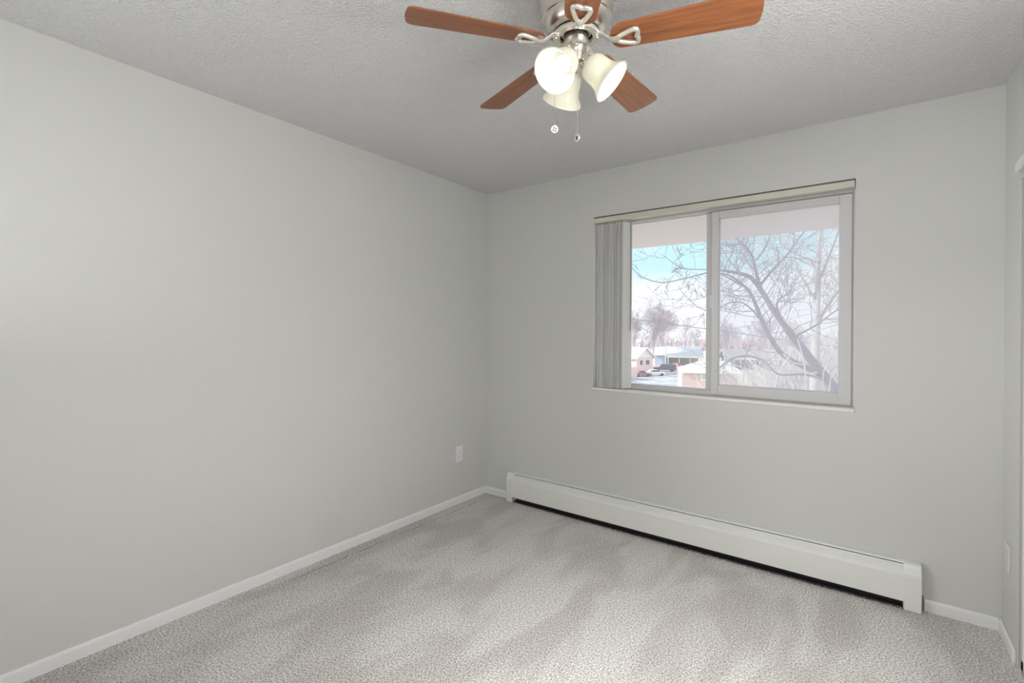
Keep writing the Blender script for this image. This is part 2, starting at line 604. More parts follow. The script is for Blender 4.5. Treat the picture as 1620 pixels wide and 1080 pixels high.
# ------------------------------------------------------------------ baseboard heater
hx0, hx1 = 0.262, 2.730
ht = tag(empty('baseboard_heater', ((hx0 + hx1) / 2, -0.03, 0)), 'long white metal baseboard heater under the window', 'heater')
cap = [(0, 0.008), (-0.0648, 0.002), (-0.0648, 0.165), (-0.0630, 0.176), (-0.052, 0.205), (-0.045, 0.216), (-0.034, 0.2225), (0, 0.2245)]
for a, b_ in ((hx0, hx0 + 0.057), (hx1 - 0.068, hx1)):
    MB().prism(cap, a, b_, 'x').build('end_cap', M_HEAT, ht, bevel=0.004)
x0, x1 = hx0 + 0.05, hx1 - 0.06
MB().prism([(-0.063, 0.043), (-0.0615, 0.043), (-0.0615, 0.164), (-0.056, 0.180), (-0.049, 0.186), (-0.049, 0.1875), (-0.057, 0.182), (-0.063, 0.165)], x0, x1, 'x').build('front_panel', M_HEAT, ht)
MB().prism([(-0.001, 0.03), (-0.003, 0.03), (-0.003, 0.2185), (-0.026, 0.2165), (-0.029, 0.2135), (-0.031, 0.2145), (-0.028, 0.2185), (-0.024, 0.2205), (-0.001, 0.2225)], x0, x1, 'x').build('back_panel', M_HEAT, ht)
MB().prism([(-0.024, 0.207), (-0.030, 0.209), (-0.034, 0.202), (-0.041, 0.200), (-0.0425, 0.194), (-0.050, 0.189), (-0.052, 0.170), (-0.049, 0.169), (-0.047, 0.186), (-0.040, 0.191), (-0.038, 0.197), (-0.031, 0.199)], x0, x1, 'x').build('damper', M_HEAT, ht)
MB().box(x0, -0.006, 0.001, x1, -0.0035, 0.16).build('inner_backing', M_DARK, ht)
MB().box(x0, -0.055, 0.0005, x1, -0.003, 0.004).build('dark_gap_strip', M_DARK, ht)  # dark strip added on the floor for the shaded gap under the heater
fe = MB()
fe.tube([(x0, -0.033, 0.10), (x1, -0.033, 0.10)], 0.010, 10)
k = x0 + 0.05
while k < x1 - 0.05:
    fe.box(k, -0.054, 0.075, k + 0.0006, -0.012, 0.128)
    k += 0.008
fe.build('heating_element', M_FIN, ht)
MB().box(2.7315, -0.012, 0.0, 2.7385, -0.002, 0.07).build('pipe_stub', mat('copper_stub', (0.32, 0.18, 0.10), 0.5, 0.6), ht)


# loose carpet tufts standing along the gap under the heater
rc_ = random.Random(2)
tm = MB()
for k in range(7000):
    x, y = rc_.uniform(hx0 + 0.06, hx1 - 0.07), -0.048 - abs(rc_.gauss(0, 0.018))
    h_ = rc_.uniform(0.003, 0.010)
    a = rc_.uniform(0, 6.28)
    w = 0.0013
    tm.add([(x - w * cos(a), y - w * sin(a), 0), (x + w * cos(a), y + w * sin(a), 0), (x + rc_.gauss(0, 0.002), y + rc_.gauss(0, 0.003), h_)], [(0, 1, 2)])
tag(tm.build('carpet_tufts', mat('carpet_yarn', (0.62, 0.59, 0.57), 0.95), origin=(1.5, -0.06, 0)), 'fuzzy edge of carpet pile along the gap under the heater', 'carpet', kind='stuff')

# ------------------------------------------------------------------ outlets
def outlet(base, normal_sign, label, M_PLATE=M_PLATE, M_SLOT=M_SLOT):
    """duplex outlet on a side wall; base = plate centre, plate lies in the y-z plane"""
    bx, by, bz = base
    o = tag(empty('wall_outlet', base), label, 'outlet')
    s = normal_sign
    m = MB().box(min(bx, bx + s * 0.006), by - 0.036, bz - 0.059, max(bx, bx + s * 0.006), by + 0.036, bz + 0.059)
    m.build('cover_plate', M_PLATE, o, bevel=0.004, seg=3)
    for dz in (-0.0205, 0.0205):
        pts = [(0.0165 * cos(a), 0.0145 * sin(a)) for a in [2 * pi * i / 20 for i in range(20)]]
        pts = [(by + max(-0.0165, min(0.0165, 1.15 * u)), bz + dz + max(-0.0125, min(0.0125, w))) for u, w in pts]
        m = MB().prism(pts, min(bx + s * 0.005, bx + s * 0.0078), max(bx + s * 0.005, bx + s * 0.0078), 'x')
        rc = m.build('receptacle', M_PLATE, o)
        m = MB()
        for dy, hh in ((-0.0065, 0.0085), (0.0065, 0.007)):
            m.box(min(bx + s * 0.0076, bx + s * 0.0083), by + dy - 0.0011, bz + dz - hh / 2 + 0.002, max(bx + s * 0.0076, bx + s * 0.0083), by + dy + 0.0011, bz + dz + hh / 2 + 0.002)
        m.box(min(bx + s * 0.0076, bx + s * 0.0083), by - 0.002, bz + dz - 0.0095, max(bx + s * 0.0076, bx + s * 0.0083), by + 0.002, bz + dz - 0.0055)
        m.build('slot', M_SLOT, rc)
    m = MB().lathe([(0.003, 0), (0.003, 0.0015), (0.002, 0.002)], 10, Matrix.Translation((bx + s * 0.006, by, bz)) @ Matrix.Rotation(s * pi / 2, 4, 'Y'))
    m.build('screw', M_CHAIN, o)
    return o


outlet((0.0, -0.320, 0.380), 1, 'white duplex outlet low on the long left wall near the corner')
outlet((W, -0.125, 0.376), -1, 'white outlet on the narrow wall beside the closet', mat('painted_plate', (0.74, 0.74, 0.71), 0.4), mat('painted_slot', (0.36, 0.36, 0.34), 0.5))

# ------------------------------------------------------------------ ceiling fan
HX, HY = 1.7681, -1.6786
ZB = 2.245
fan = tag(empty('ceiling_fan', (HX, HY, H)), 'five blade ceiling fan with reddish wood blades and brushed nickel body', 'ceiling fan')
T = Matrix.Translation((HX, HY, 0))
MB().lathe([(0.0, 2.279), (0.074, 2.279), (0.082, 2.281), (0.090, 2.286), (0.099, 2.297), (0.105, 2.310), (0.1075, 2.319), (0.111, 2.322), (0.112, 2.327), (0.108, 2.331),
            (0.108, 2.337), (0.113, 2.345), (0.118, 2.36), (0.118, 2.366), (0.114, 2.37), (0.115, 2.376), (0.122, 2.384), (0.128, 2.40), (0.130, 2.42), (0.130, 2.4395), (0.0, 2.4395)], 72, T, caps=False).build('motor_housing', M_NICKEL, fan, smooth=32)
MB().lathe([(0.05, 2.2765), (0.074, 2.2765), (0.074, 2.2795), (0.05, 2.2795)], 48, T, caps=False).build('motor_gap', M_DARK, fan)
MB().lathe([(0.053, 2.263), (0.072, 2.263), (0.0755, 2.266), (0.0755, 2.273), (0.073, 2.2755), (0.053, 2.2755), (0.053, 2.263)], 64, T, caps=False).build('flywheel', M_CAST, fan, smooth=35)
MB().lathe([(0.0, 2.2765), (0.040, 2.2765), (0.0405, 2.272), (0.0405, 2.236), (0.0425, 2.2345), (0.0425, 2.231), (0.039, 2.229), (0.0, 2.229)], 48, T, caps=False).build('switch_housing', M_NICKEL, fan, smooth=35)
MB().lathe([(0.0, 2.230), (0.034, 2.230), (0.034, 2.226), (0.030, 2.221), (0.027, 2.213), (0.026, 2.196), (0.023, 2.189), (0.014, 2.186), (0.008, 2.180), (0.007, 2.172), (0.004, 2.168), (0.0, 2.168)], 40, T, caps=False).build('light_kit_hub', M_NICKEL, fan, smooth=35)

PITCH = math.tan(radians(12))


def blade_mesh():
    # outline in x (outward) and y (across)
    R_, r_, wt, wrt = 0.5355, 0.108, 0.060, 0.047
    out = []
    for i in range(13):                       # rounded root
        a = pi / 2 + pi * i / 12
        out.append((r_ + 0.040 + 0.040 * cos(a), wrt * sin(a) if abs(sin(a)) < 0.999 else wrt * sin(a)))
    c = 0.022
    for i in range(7):
        a = -pi / 2 + (pi / 2) * i / 6
        out.append((R_ - c + c * cos(a), -wt + c + c * sin(a)))
    for i in range(1, 6):
        u = i / 6
        out.append((R_ + 0.004 * sin(pi * u), (-wt + c) + 2 * (wt - c) * u))
    for i in range(7):
        a = (pi / 2) * i / 6
        out.append((R_ - c + c * cos(a), wt - c + c * sin(a)))
    t = 0.0028
    n = len(out)
    vs_ = [(x, y, -y * PITCH - t) for x, y in out] + [(x, y, -y * PITCH + t) for x, y in out]
    m = MB()
    m.add(vs_, [tuple(range(n))[::-1], tuple(range(n, 2 * n))] + [(i, (i + 1) % n, n + (i + 1) % n, n + i) for i in range(n)])
    return m


def iron_mesh():
    m = MB()
    # triangular loop with a notched outer bar
    half = [(0.130, 0.0), (0.134, 0.008), (0.146, 0.0145), (0.160, 0.0195), (0.174, 0.0240), (0.184, 0.0260), (0.1915, 0.0235), (0.194, 0.0150), (0.1935, 0.0080), (0.191, 0.0025)]
    loop = half + [(0.190, 0.0)] + [(x, -y) for x, y in half[1:][::-1]]
    L = []
    q = loop
    for i in range(len(q)):
        a, b = q[i], q[(i + 1) % len(q)]
        L += [a, ((a[0] + b[0]) / 2, (a[1] + b[1]) / 2)]
    m.tube([(x, y, -y * PITCH - 0.0085) for x, y in L], 0.0080, 10, closed=True)
    # arm rising to the flywheel, flat section
    path = [(0.062, 0.0195, 0.013), (0.076, 0.0195, 0.011), (0.088, 0.013, 0.010), (0.100, 0.001, 0.0095), (0.110, -0.006, 0.0105), (0.122, -0.009, 0.0135), (0.138, -0.009, 0.0165)]
    prev = None
    vs_, fs = [], []
    for i, (x, z, w) in enumerate(path):
        for dy, dz in ((-w, -0.003), (-w * 0.6, -0.0055), (w * 0.6, -0.0055), (w, -0.003), (w, 0.003), (-w, 0.003)):
            vs_.append((x, dy, z + dz))
    for i in range(len(path) - 1):
        for k in range(6):
            fs.append((i * 6 + k, i * 6 + (k + 1) % 6, (i + 1) * 6 + (k + 1) % 6, (i + 1) * 6 + k))
    fs.append(tuple(range(6)))
    fs.append(tuple(len(vs_) - 6 + k for k in range(6))[::-1])
    m.add(vs_, fs)
    for y in (-0.007, 0.007):
        m.lathe([(0.0035, 0.0105), (0.0045, 0.0125), (0.0045, 0.0145)], 10, Matrix.Translation((0.0665, y, 0)))
    return m


bl0 = blade_mesh().build('blade', M_WOOD, None, origin=(0, 0, 0), bevel=0.0012)
ir0 = iron_mesh().build('blade_iron', M_CAST, None, origin=(0, 0, 0), smooth=45)
for k in range(5):
    b = bl0 if k == 0 else bl0.copy()
    i_ = ir0 if k == 0 else ir0.copy()
    if k:
        COL.objects.link(b)
        COL.objects.link(i_)
    b.parent = fan
    b.location = (0, 0, ZB - H)
    b.rotation_euler = (0, 0, 4.05288 - k * 2 * pi / 5)
    i_.parent = b
    i_.location = (0, 0, 0)


def cam_dir(th):
    """horizontal direction, th measured from the photographer's right"""
    r = Vector((0.8, 0.6, 0))
    f = Vector((-0.6, 0.8, 0))
    return cos(th) * r + sin(th) * f


TILT = radians(47)
LAMP_W = 0.16
shade_prof = [(0.0215, 0.0), (0.029, 0.0015), (0.036, 0.006), (0.0415, 0.014), (0.0445, 0.026), (0.0455, 0.042), (0.0470, 0.058), (0.0505, 0.072), (0.0560, 0.083), (0.0625, 0.091), (0.0665, 0.0955), (0.0685, 0.099)]
inner = [(r - 0.0035, s + (0.0 if i else 0.002)) for i, (r, s) in enumerate(shade_prof)]
inner[-1] = (0.0645, 0.0995)
shade_prof += [(0.0690, 0.1005), (0.0680, 0.1020), (0.0660, 0.1018)]
for th in (227.5, 347.5, 107.5):
    d = cam_dir(radians(th))
    ax = (d * sin(TILT) + Vector((0, 0, -1)) * cos(TILT)).normalized()
    mouth = Vector((HX, HY, 2.114)) + d * 0.112
    neck = mouth - ax * 0.099
    Q = Matrix.Translation(neck) @ ax.to_track_quat('Z', 'Y').to_matrix().to_4x4()
    fit = MB()
    fit.lathe([(0.0, -0.016), (0.012, -0.016), (0.022, -0.010), (0.0245, -0.002), (0.0245, 0.004), (0.021, 0.005)], 28, Q, caps=False)
    hub = Vector((HX, HY, 2.205)) + d * 0.018
    fit.tube([hub, (hub + neck - ax * 0.014) / 2 + Vector((0, 0, 0.002)), neck - ax * 0.014], 0.0095, 14)
    f_ = fit.build('lamp_holder', M_NICKEL, fan, smooth=40)
    sh = MB().lathe(shade_prof + inner[::-1], 48, Q, caps=False).build('lamp_shade', M_SHADE, fan, smooth=60)
    MB().lathe([(0.0, 0.012), (0.012, 0.012), (0.014, 0.022), (0.021, 0.028), (0.025, 0.037), (0.026, 0.044), (0.023, 0.053), (0.016, 0.060), (0.008, 0.0635), (0.0, 0.064)], 24, Q, caps=False).build('bulb', M_BULB, sh, smooth=60)
    ld = bpy.data.lights.new('fan_lamp_light', 'POINT')
    ld.energy = LAMP_W
    ld.shadow_soft_size = 0.012
    ld.color = (0.97, 0.985, 1.0)
    lo = bpy.data.objects.new('fan_lamp_light', ld)
    COL.objects.link(lo)
    lo.location = neck + ax * 0.0785


def chain(start_dir_r, start_dir_f, drop_r, drop_f, z0, z1, fob_kind):
    r, f = Vector((0.8, 0.6, 0)), Vector((-0.6, 0.8, 0))
    c = Vector((HX, HY, 0))
    s = c + r * start_dir_r + f * start_dir_f + Vector((0, 0, z0))
    e = c + r * drop_r + f * drop_f
    m = MB()
    path = [s, (s + e + Vector((0, 0, z0))) / 2 + Vector((0, 0, 0.002)), e + Vector((0, 0, z0 - 0.006))]
    m.tube(path, 0.0022, 8)
    z = z0 - 0.006
    m.tube([e + Vector((0, 0, z)), e + Vector((0, 0, z1 + 0.012))], 0.0006, 6)
    while z > z1 + 0.013:
        m.ball(e + Vector((0, 0, z)), 0.00125, 6, 4)
        z -= 0.0036
    pc = m.build('pull_chain', M_CHAIN, fan, smooth=60)
    fc = e + Vector((0, 0, z1))
    nrm = (-f * 0.95 + r * 0.25 - Vector((0, 0, 0.35))).normalized() if fob_kind == 'fan' else (-f * 0.45 - r * 0.85 - Vector((0, 0, 0.1))).normalized()
    Q = Matrix.Translation(fc) @ nrm.to_track_quat('Z', 'Y').to_matrix().to_4x4()
    fb = MB().lathe([(0.0, -0.003), (0.0105, -0.003), (0.0125, -0.0015), (0.0125, 0.0015), (0.0115, 0.003), (0.0095, 0.0032), (0.009, 0.0022), (0.0, 0.0022)], 28, Q, caps=False)
    fb.tube([fc + Vector((0, 0, 0.0115)), fc + Vector((0, 0, 0.015))], 0.002, 8)
    fo = fb.build('pull_fob', M_CHAIN, pc, smooth=40)
    sy = MB()
    if fob_kind == 'fan':
        for k in range(4):
            a = k * pi / 2 + 0.5
            pts = [(0.0015 + 0.0035 * (1 + cos(t)), 0.0024 * sin(t)) for t in [2 * pi * i / 12 for i in range(12)]]
            sy.prism(pts, 0.0021, 0.0034, 'z', Q @ Matrix.Rotation(a, 4, 'Z'))
    else:
        sy.lathe([(0.0045, 0.0021), (0.0045, 0.0034), (0.003, 0.0036)], 14, Q @ Matrix.Translation((0, 0.0015, 0)))
        sy.box(-0.002, -0.006, 0.0021, 0.002, -0.002, 0.0034, Q)
    sy.build('fob_symbol', M_PLATE, fo) if False else sy.build('fob_symbol', M_DARK, pc)


chain(-0.038, 0.004, -0.066, 0.022, 2.250, 1.9815, 'fan')
chain(0.000, -0.040, 0.000, -0.046, 2.258, 1.926, 'bulb')

# ------------------------------------------------------------------ outside: haze put into the pale colours
GZ = -8.8
M_ASPH = mat('pale_asphalt', (0.46, 0.46, 0.50), 0.9)
n_, l_, b_n = nodes(M_ASPH)
_t, _z, _bu = noise_bump(M_ASPH, 0.25, 0.1, 0.05)
_r = n_.new('ShaderNodeValToRGB')
_r.color_ramp.elements[0].position, _r.color_ramp.elements[0].color = 0.42, (0.34, 0.34, 0.39, 1)
_r.color_ramp.elements[1].position, _r.color_ramp.elements[1].color = 0.6, (0.56, 0.55, 0.58, 1)
l_.new(_z.outputs['Fac'], _r.inputs['Fac'])
l_.new(_r.outputs['Color'], b_n.inputs['Base Color'])
M_DIRT = mat('dry_ground', (0.62, 0.53, 0.44), 0.95)
struct(MB().box(-420, 6, GZ - 1, 260, 520, GZ).build('ground_dry_lawn', M_DIRT), 'dry winter ground beyond the building', 'ground')


def quad_slab(name, pts, z, m):
    mb = MB()
    mb.prism([(p.x, p.y) for p in pts], z, z + 0.03, 'z')
    return mb.build(name, m)


struct(quad_slab('road_parking_lot', [on_ground(930, 640), on_ground(1085, 640), on_ground(1085, 578), on_ground(930, 584)], GZ, M_ASPH), 'asphalt parking area between the houses', 'road')

M_PINK = mat('pink_brick', (0.82, 0.66, 0.61), 0.9)
M_BRICK = mat('red_brick', (0.66, 0.52, 0.50), 0.9)
M_CREAMW = mat('cream_siding', (0.88, 0.86, 0.82), 0.8)
M_GREYW = mat('blue_grey_siding', (0.56, 0.60, 0.72), 0.8)
M_ROOF = mat('blue_grey_shingle', (0.60, 0.63, 0.70), 0.9)
M_ROOF2 = mat('pale_gravel_roof', (0.70, 0.68, 0.66), 0.9)
M_ROOF3 = mat('grey_shingle', (0.34, 0.33, 0.34), 0.9)
M_SIDING = mat('dark_siding', (0.22, 0.21, 0.25), 0.9)  # bungalow walls and shingle above darkened, their shade put into the colour
M_WINDK = mat('dark_window', (0.12, 0.14, 0.18), 0.15)
M_FASC = mat('white_fascia', (0.88, 0.88, 0.88), 0.6)


def frame_at(p, dirx):
    """local frame: x along dirx, y away (left of x), z up, origin p"""
    X = Vector((dirx.x, dirx.y, 0)).normalized()
    Y = Vector((-X.y, X.x, 0))
    return Matrix(((X.x, Y.x, 0, p.x), (X.y, Y.y, 0, p.y), (0, 0, 1, p.z), (0, 0, 0, 1)))


def gable_house(name, label, F, L, D, eave, ridge, m_wall, m_roof, over=0.5, gable_m=None, windows=(), gable_windows=(), ridge_along='x'):
    """box house in frame F: x 0..L, y 0..D, ridge along x"""
    b0 = F @ Vector((L / 2, D / 2, 0))
    h = tag(empty(name, b0), label, 'house')
    MB().box(0, 0, 0, L, D, eave, F).build('wall', m_wall, h)
    for x in (0.0, L - 0.15):
        MB().prism([(0, eave), (D, eave), (D / 2, ridge)], x, x + 0.15, 'x', F).build('gable', gable_m or m_wall, h)
    sl_ = (ridge - eave) / (D / 2)
    r = MB()
    t = 0.22
    for s in (0, 1):
        ye, yr = (-over, D / 2) if s == 0 else (D + over, D / 2)
        ze = eave - over * sl_
        pr = [(ye, ze), (yr, ridge), (yr, ridge + t), (ye, ze + t)]
        r.prism(pr if s == 0 else pr[::-1], -over, L + over, 'x', F)
    r.build('roof', m_roof, h)
    fs = MB()
    for x in (-over - 0.06, L + over):
        for s in (0, 1):
            ye, yr = (-over, D / 2) if s == 0 else (D + over, D / 2)
            ze = eave - over * sl_
            fs.prism([(ye, ze - 0.05), (yr, ridge - 0.05), (yr, ridge + t + 0.03), (ye, ze + t + 0.03)], x, x + 0.06, 'x', F)
    fs.box(-over, -over - 0.06, eave - over * sl_ - 0.05, L + over, -over, eave - over * sl_ + t, F)
    fs.build('fascia', M_FASC, h)
    for (x, z, w, hh) in windows:
        wf = MB().box(x - 0.08, -0.06, z - 0.08, x + w + 0.08, 0.02, z + hh + 0.08, F).build('window', M_FASC, h)
        MB().box(x, -0.08, z, x + w, -0.05, z + hh, F).build('pane', M_WINDK, wf)
    for (y, z, w, hh) in gable_windows:
        wf = MB().box(L - 0.02, y - 0.08, z - 0.08, L + 0.06, y + w + 0.08, z + hh + 0.08, F).build('window', M_FASC, h)
        MB().box(L + 0.05, y, z, L + 0.08, y + w, z + hh, F).build('pane', M_WINDK, wf)
    return h


# pink house on the far left: its gable end looks towards us
c0 = on_ground(1007, 592)
gd = Vector((c0.x, c0.y, 0)) - Vector((CAM.x, CAM.y, 0))
gd.normalize()
side = Vector((gd.y, -gd.x, 0))                    # to the right across the view
gable_dir = (side * 0.62 + gd * 0.78).normalized()  # the gable wall runs right and away
lng = Vector((gable_dir.y, -gable_dir.x, 0))        # x axis of the house
F = frame_at(c0 - lng * 14, lng)
gable_house('brick_house', 'pale pink house with a white gable beside the parking area', F, 14, 6.2, 4.1, 6.2, M_PINK, M_ROOF, 0.6, M_CREAMW,
            gable_windows=((1.2, 2.2, 1.0, 1.1), (3.4, 2.2, 1.4, 1.1)))
fn = MB()
q0, q1 = on_ground(960, 604), on_ground(1008, 598.5)
FF = frame_at(q0, q1 - q0)
fn.box(0, 0, 0, (q1 - q0).length, 0.2, 2.6, FF)
tag(fn.build('garden_wall', M_PINK), 'low pink wall along the parking area below the gabled house', 'wall')

# carport with posts
c1 = on_ground(1036, 577.5)
F = frame_at(c1, side)
cp = tag(empty('carport_garage', c1 + side * 8), 'long blue grey garage with an open carport behind the cars', 'garage')
k = (c1 - CAM).dot(FWD) / FOC
LW = (1104 - 1036) * k
MB().box(0, 0.5, 0, LW * 0.26, 9, 3.0, F).build('wall', M_GREYW, cp)
MB().box(LW * 0.26, 6.5, 0, LW, 9, 3.0, F).build('back_wall', M_CREAMW, cp)
MB().box(1.0, 0.42, 0, LW * 0.22, 0.5, 2.5, F).build('garage_door', mat('pale_blue_door', (0.52, 0.64, 0.85), 0.6), cp)
MB().prism([(-0.4, 3.0), (9.4, 3.0), (9.4, 3.1), (4.6, 5.6), (-0.4, 3.15)], -0.4, LW * 0.27, 'x', F).build('roof', M_ROOF, cp)
MB().prism([(-1.6, 2.75), (9.4, 2.95), (9.4, 3.15), (4.8, 5.9), (-1.6, 3.0)], LW * 0.26, LW + 0.6, 'x', F).build('carport_roof', M_ROOF, cp)
MB().box(LW * 0.26, -1.7, 2.55, LW + 0.6, -1.58, 3.0, F).build('fascia', M_FASC, cp)
for u in (0.28, 0.52, 0.76, 0.99):
    MB().box(LW * u, -1.3, 0, LW * u + 0.22, -1.08, 2.8, F).build('post', M_FASC, cp)

# near brick building
c2 = on_ground(1079, 631)
F = frame_at(c2, side)
k = (c2 - CAM).dot(FWD) / FOC
L2 = (1158 - 1079) * k
nb = tag(empty('brick_building', c2 + side * L2 / 2), 'low brick building with a pale gravel roof beyond the window sill', 'building')
MB().box(0, 0, 0, L2, 8, 4.2, F).build('wall', M_BRICK, nb)
wf = MB().box((1107 - 1079) * k, -0.06, 2.9, (1124 - 1079) * k, 0.02, 4.2, F).build('window', M_FASC, nb)
MB().box((1108.5 - 1079) * k, -0.08, 3.05, (1122 - 1079) * k, -0.05, 4.1, F).build('pane', mat('pale_pane', (0.45, 0.55, 0.62), 0.2), wf)
rb = MB()
rb.add([F @ Vector(p) for p in ((-0.2, -0.25, 4.15), (L2 + 0.9, -0.25, 4.15), (L2 + 0.9, 8.6, 4.15), (-0.2, 8.6, 4.15), (3.2, 4.2, 5.7), (L2 - 0.4, 4.2, 5.7))],
       [(0, 3, 2, 1), (0, 1, 5, 4), (1, 2, 5), (2, 3, 4, 5), (3, 0, 4)])
rb.build('roof', M_ROOF2, nb)
MB().box(-0.22, -0.30, 4.0, L2 + 0.92, -0.24, 4.2, F).build('fascia', M_FASC, nb)
MB().box(L2, 0.6, 0, L2 + 0.3, 1.0, 4.1, F).build('column', M_PINK, nb)
MB().box(L2 + 0.05, 2.2, 0, L2 + 0.1, 3.2, 3.2, F).build('door', M_FASC, nb)

# houses further right behind the trees
for (px, py, wpx, eave, ridge, dd, name, label, mw, mr_) in (
        (1150, 584, 98, 3.2, 5.4, 9, 'bungalow', 'grey roofed bungalow behind the big leaning tree', M_SIDING, M_ROOF3),
        (1262, 588, 90, 3.2, 5.8, 9, 'bungalow', 'dark sided house behind the tangle of branches at right', M_SIDING, M_ROOF3)):
    c = on_ground(px, py)
    k = (c - CAM).dot(FWD) / FOC
    F = frame_at(c, side)
    gable_house(name, label, F, wpx * k, dd, eave, ridge, mw, mr_, 0.6, windows=((2, 1.0, 1.4, 1.3), (7, 1.0, 1.4, 1.3)))

for (px, py, d_, w, h_, lab) in ((1084, 552, 235, 11, 5, 'small white building far off left of the others on the skyline'), (1104, 552, 240, 9, 6, 'small white building far off on the skyline behind the carport'),
                                 (1002, 560, 190, 6, 5.5, 'small pale house with a rounded roof behind the pink house')):
    c = on_ground(px, py)
    F = frame_at(c, side)
    s_ = tag(empty('distant_house', c), lab, 'house')
    MB().box(-w / 2, 0, 0, w / 2, 6, h_, F).build('wall', M_CREAMW, s_)
    MB().prism([(-0.5, h_), (6.5, h_), (3, h_ + 1.5)], -w / 2 - 0.5, w / 2 + 0.5, 'x', F).build('roof', M_ROOF, s_)


# cars
def car(px, py, heading, length, height, color, label, kind='sedan'):
    c = on_ground(px, py)
    F = frame_at(c, heading)
    o = tag(empty('car', c), label, 'car')
    w = 1.8
    L_, h_ = length, height
    if kind == 'sedan':
        body = [(-L_ / 2, 0.3), (L_ / 2, 0.3), (L_ / 2, 0.75), (L_ * 0.28, 0.92), (-L_ * 0.33, 0.95), (-L_ / 2, 0.88)]
        cab = [(L_ * 0.27, 0.9), (L_ * 0.10, h_), (-L_ * 0.20, h_), (-L_ * 0.36, 0.92)]
    else:
        body = [(-L_ / 2, 0.4), (L_ / 2, 0.4), (L_ / 2, 1.0), (L_ * 0.25, 1.1), (-L_ / 2, 1.1)]
        cab = [(L_ * 0.25, 1.08), (L_ * 0.12, h_), (-L_ * 0.47, h_), (-L_ * 0.5, 1.08)]
    m_ = mat('car_paint', color, 0.3)
    MB().prism(body, -w / 2, w / 2, 'y', F).build('car_body', m_, o, bevel=0.08)
    MB().prism(cab, -w / 2 + 0.12, w / 2 - 0.12, 'y', F).build('cabin', m_, o, bevel=0.06)
    cx = sum(p[0] for p in cab) / 4
    gl = [(cx + (x - cx) * 0.86, 0.98 + (z - 0.9) * 0.78 + (0.15 if kind != 'sedan' else 0)) for x, z in cab]
    MB().prism(gl, -w / 2 + 0.09, w / 2 - 0.09, 'y', F).build('side_glass', M_WINDK, o)
    for x in (-L_ * 0.31, L_ * 0.31):
        for y in (-w / 2, w / 2 - 0.2):
            MB().lathe([(0.0, 0), (0.33, 0), (0.33, 0.2), (0.0, 0.2)], 16, F @ Matrix.Translation((x, y + 0.2, 0.33)) @ Matrix.Rotation(pi / 2, 4, 'X'), caps=False).build('wheel', M_DARK, o)
    return o


car(1036, 594.0, side * 0.95 + gd * 0.3, 4.5, 1.42, (0.82, 0.80, 0.76), 'white sedan parked in front of the pink house')
car(1014, 595.6, side * 0.8 + gd * 0.6, 4.2, 1.4, (0.40, 0.20, 0.21), 'red car half hidden behind the white sedan')
car(1052, 587.2, side * -0.98 + gd * 0.2, 5.6, 1.95, (0.13, 0.09, 0.15), 'dark maroon van parked before the garage', 'van')
car(1072, 583.5, side * 0.4 + gd * 0.9, 4.4, 1.6, (0.72, 0.30, 0.32), 'red and white car beside the dark van', 'van')

# utility pole and wires
M_POLE = mat('weathered_pole', (0.60, 0.57, 0.55), 0.9)
pb = on_ground(1053, 583)
pd = (pb - CAM).dot(FWD)
up = tag(empty('utility_pole', pb), 'pale utility pole standing in front of the garage', 'pole')
MB().tube([pb, at(1053, 523, pd)], [0.16, 0.12], 10).build('pole', M_POLE, up)
ca = at(1053, 527, pd)
MB().tube([ca - side * 1.0, ca + side * 1.0], 0.07, 6).build('crossarm', M_POLE, up)
M_WIRE = mat('black_wire', (0.22, 0.21, 0.24), 0.7)


def wire(pts, r, label):
    P = [at(*p) for p in pts]
    o = MB().tube(P, r, 6).build('power_line', M_WIRE, smooth=60)
    tag(o, label, 'power line')


wire([(880, 484, 30), (994, 503.5, 28), (1060, 512.5, 27), (1117, 520, 26), (1136, 522.5, 25.8), (1240, 537, 24), (1329, 549, 22.5), (1480, 566, 20)], 0.024, 'thick dark power line sagging across both window panes')
wire([(1053, 527, pd), (1085, 529, pd * 0.85), (1135, 524, 58), (1230, 508, 50), (1329, 486, 44), (1480, 450, 40)], 0.02, 'thin wire crossing behind the big tree lower down')
wire([(1135, 384, 30), (1240, 386, 30), (1329, 391, 30), (1480, 400, 30)], 0.012, 'thin wire high in the right pane under the overhang')


# ------------------------------------------------------------------ bare trees
def grow(mb, rng, p, d, length, r, depth, spread, ratio, nkids, buds=None, curve=0.25, minr=0.004, up=0.15):
    n = 4 if depth > 0 else 3
    pts, rad = [p], [r]
    q, dd = Vector(p), Vector(d).normalized()
    for i in range(n):
        dd = (dd + Vector((rng.uniform(-1, 1), rng.uniform(-1, 1), rng.uniform(-0.8, 1) + up)) * curve).normalized()
        q = q + dd * length / n
        pts.append(q)
        rad.append(max(minr, r * (1 - (1 - ratio) * (i + 1) / n)))
    mb.tube(pts, rad, 5 if r > 0.03 else 3, caps=False)
    if depth == 0:
        if buds is not None:
            for k in range(2):
                b = pts[-1 - k]
                buds.append(b)
        return
    for k in range(nkids):
        t = rng.uniform(0.35, 1.0) if k else 1.0
        i = min(n - 1, int(t * n))
        base = pts[i] + (pts[i + 1] - pts[i]) * (t * n - i if t < 1 else 1)
        axis = Vector((rng.gauss(0, 1), rng.gauss(0, 1), rng.gauss(0, 1)))
        axis = (axis - dd * axis.dot(dd)).normalized()
        nd = (dd + axis * rng.uniform(0.5, 1.0) * spread).normalized()
        grow(mb, rng, base, nd, length * rng.uniform(0.55, 0.8), max(minr, r * (1 - (1 - ratio) * t) * (0.75 if k else 0.95)), depth - 1, spread, ratio, nkids, buds, curve, minr, up)


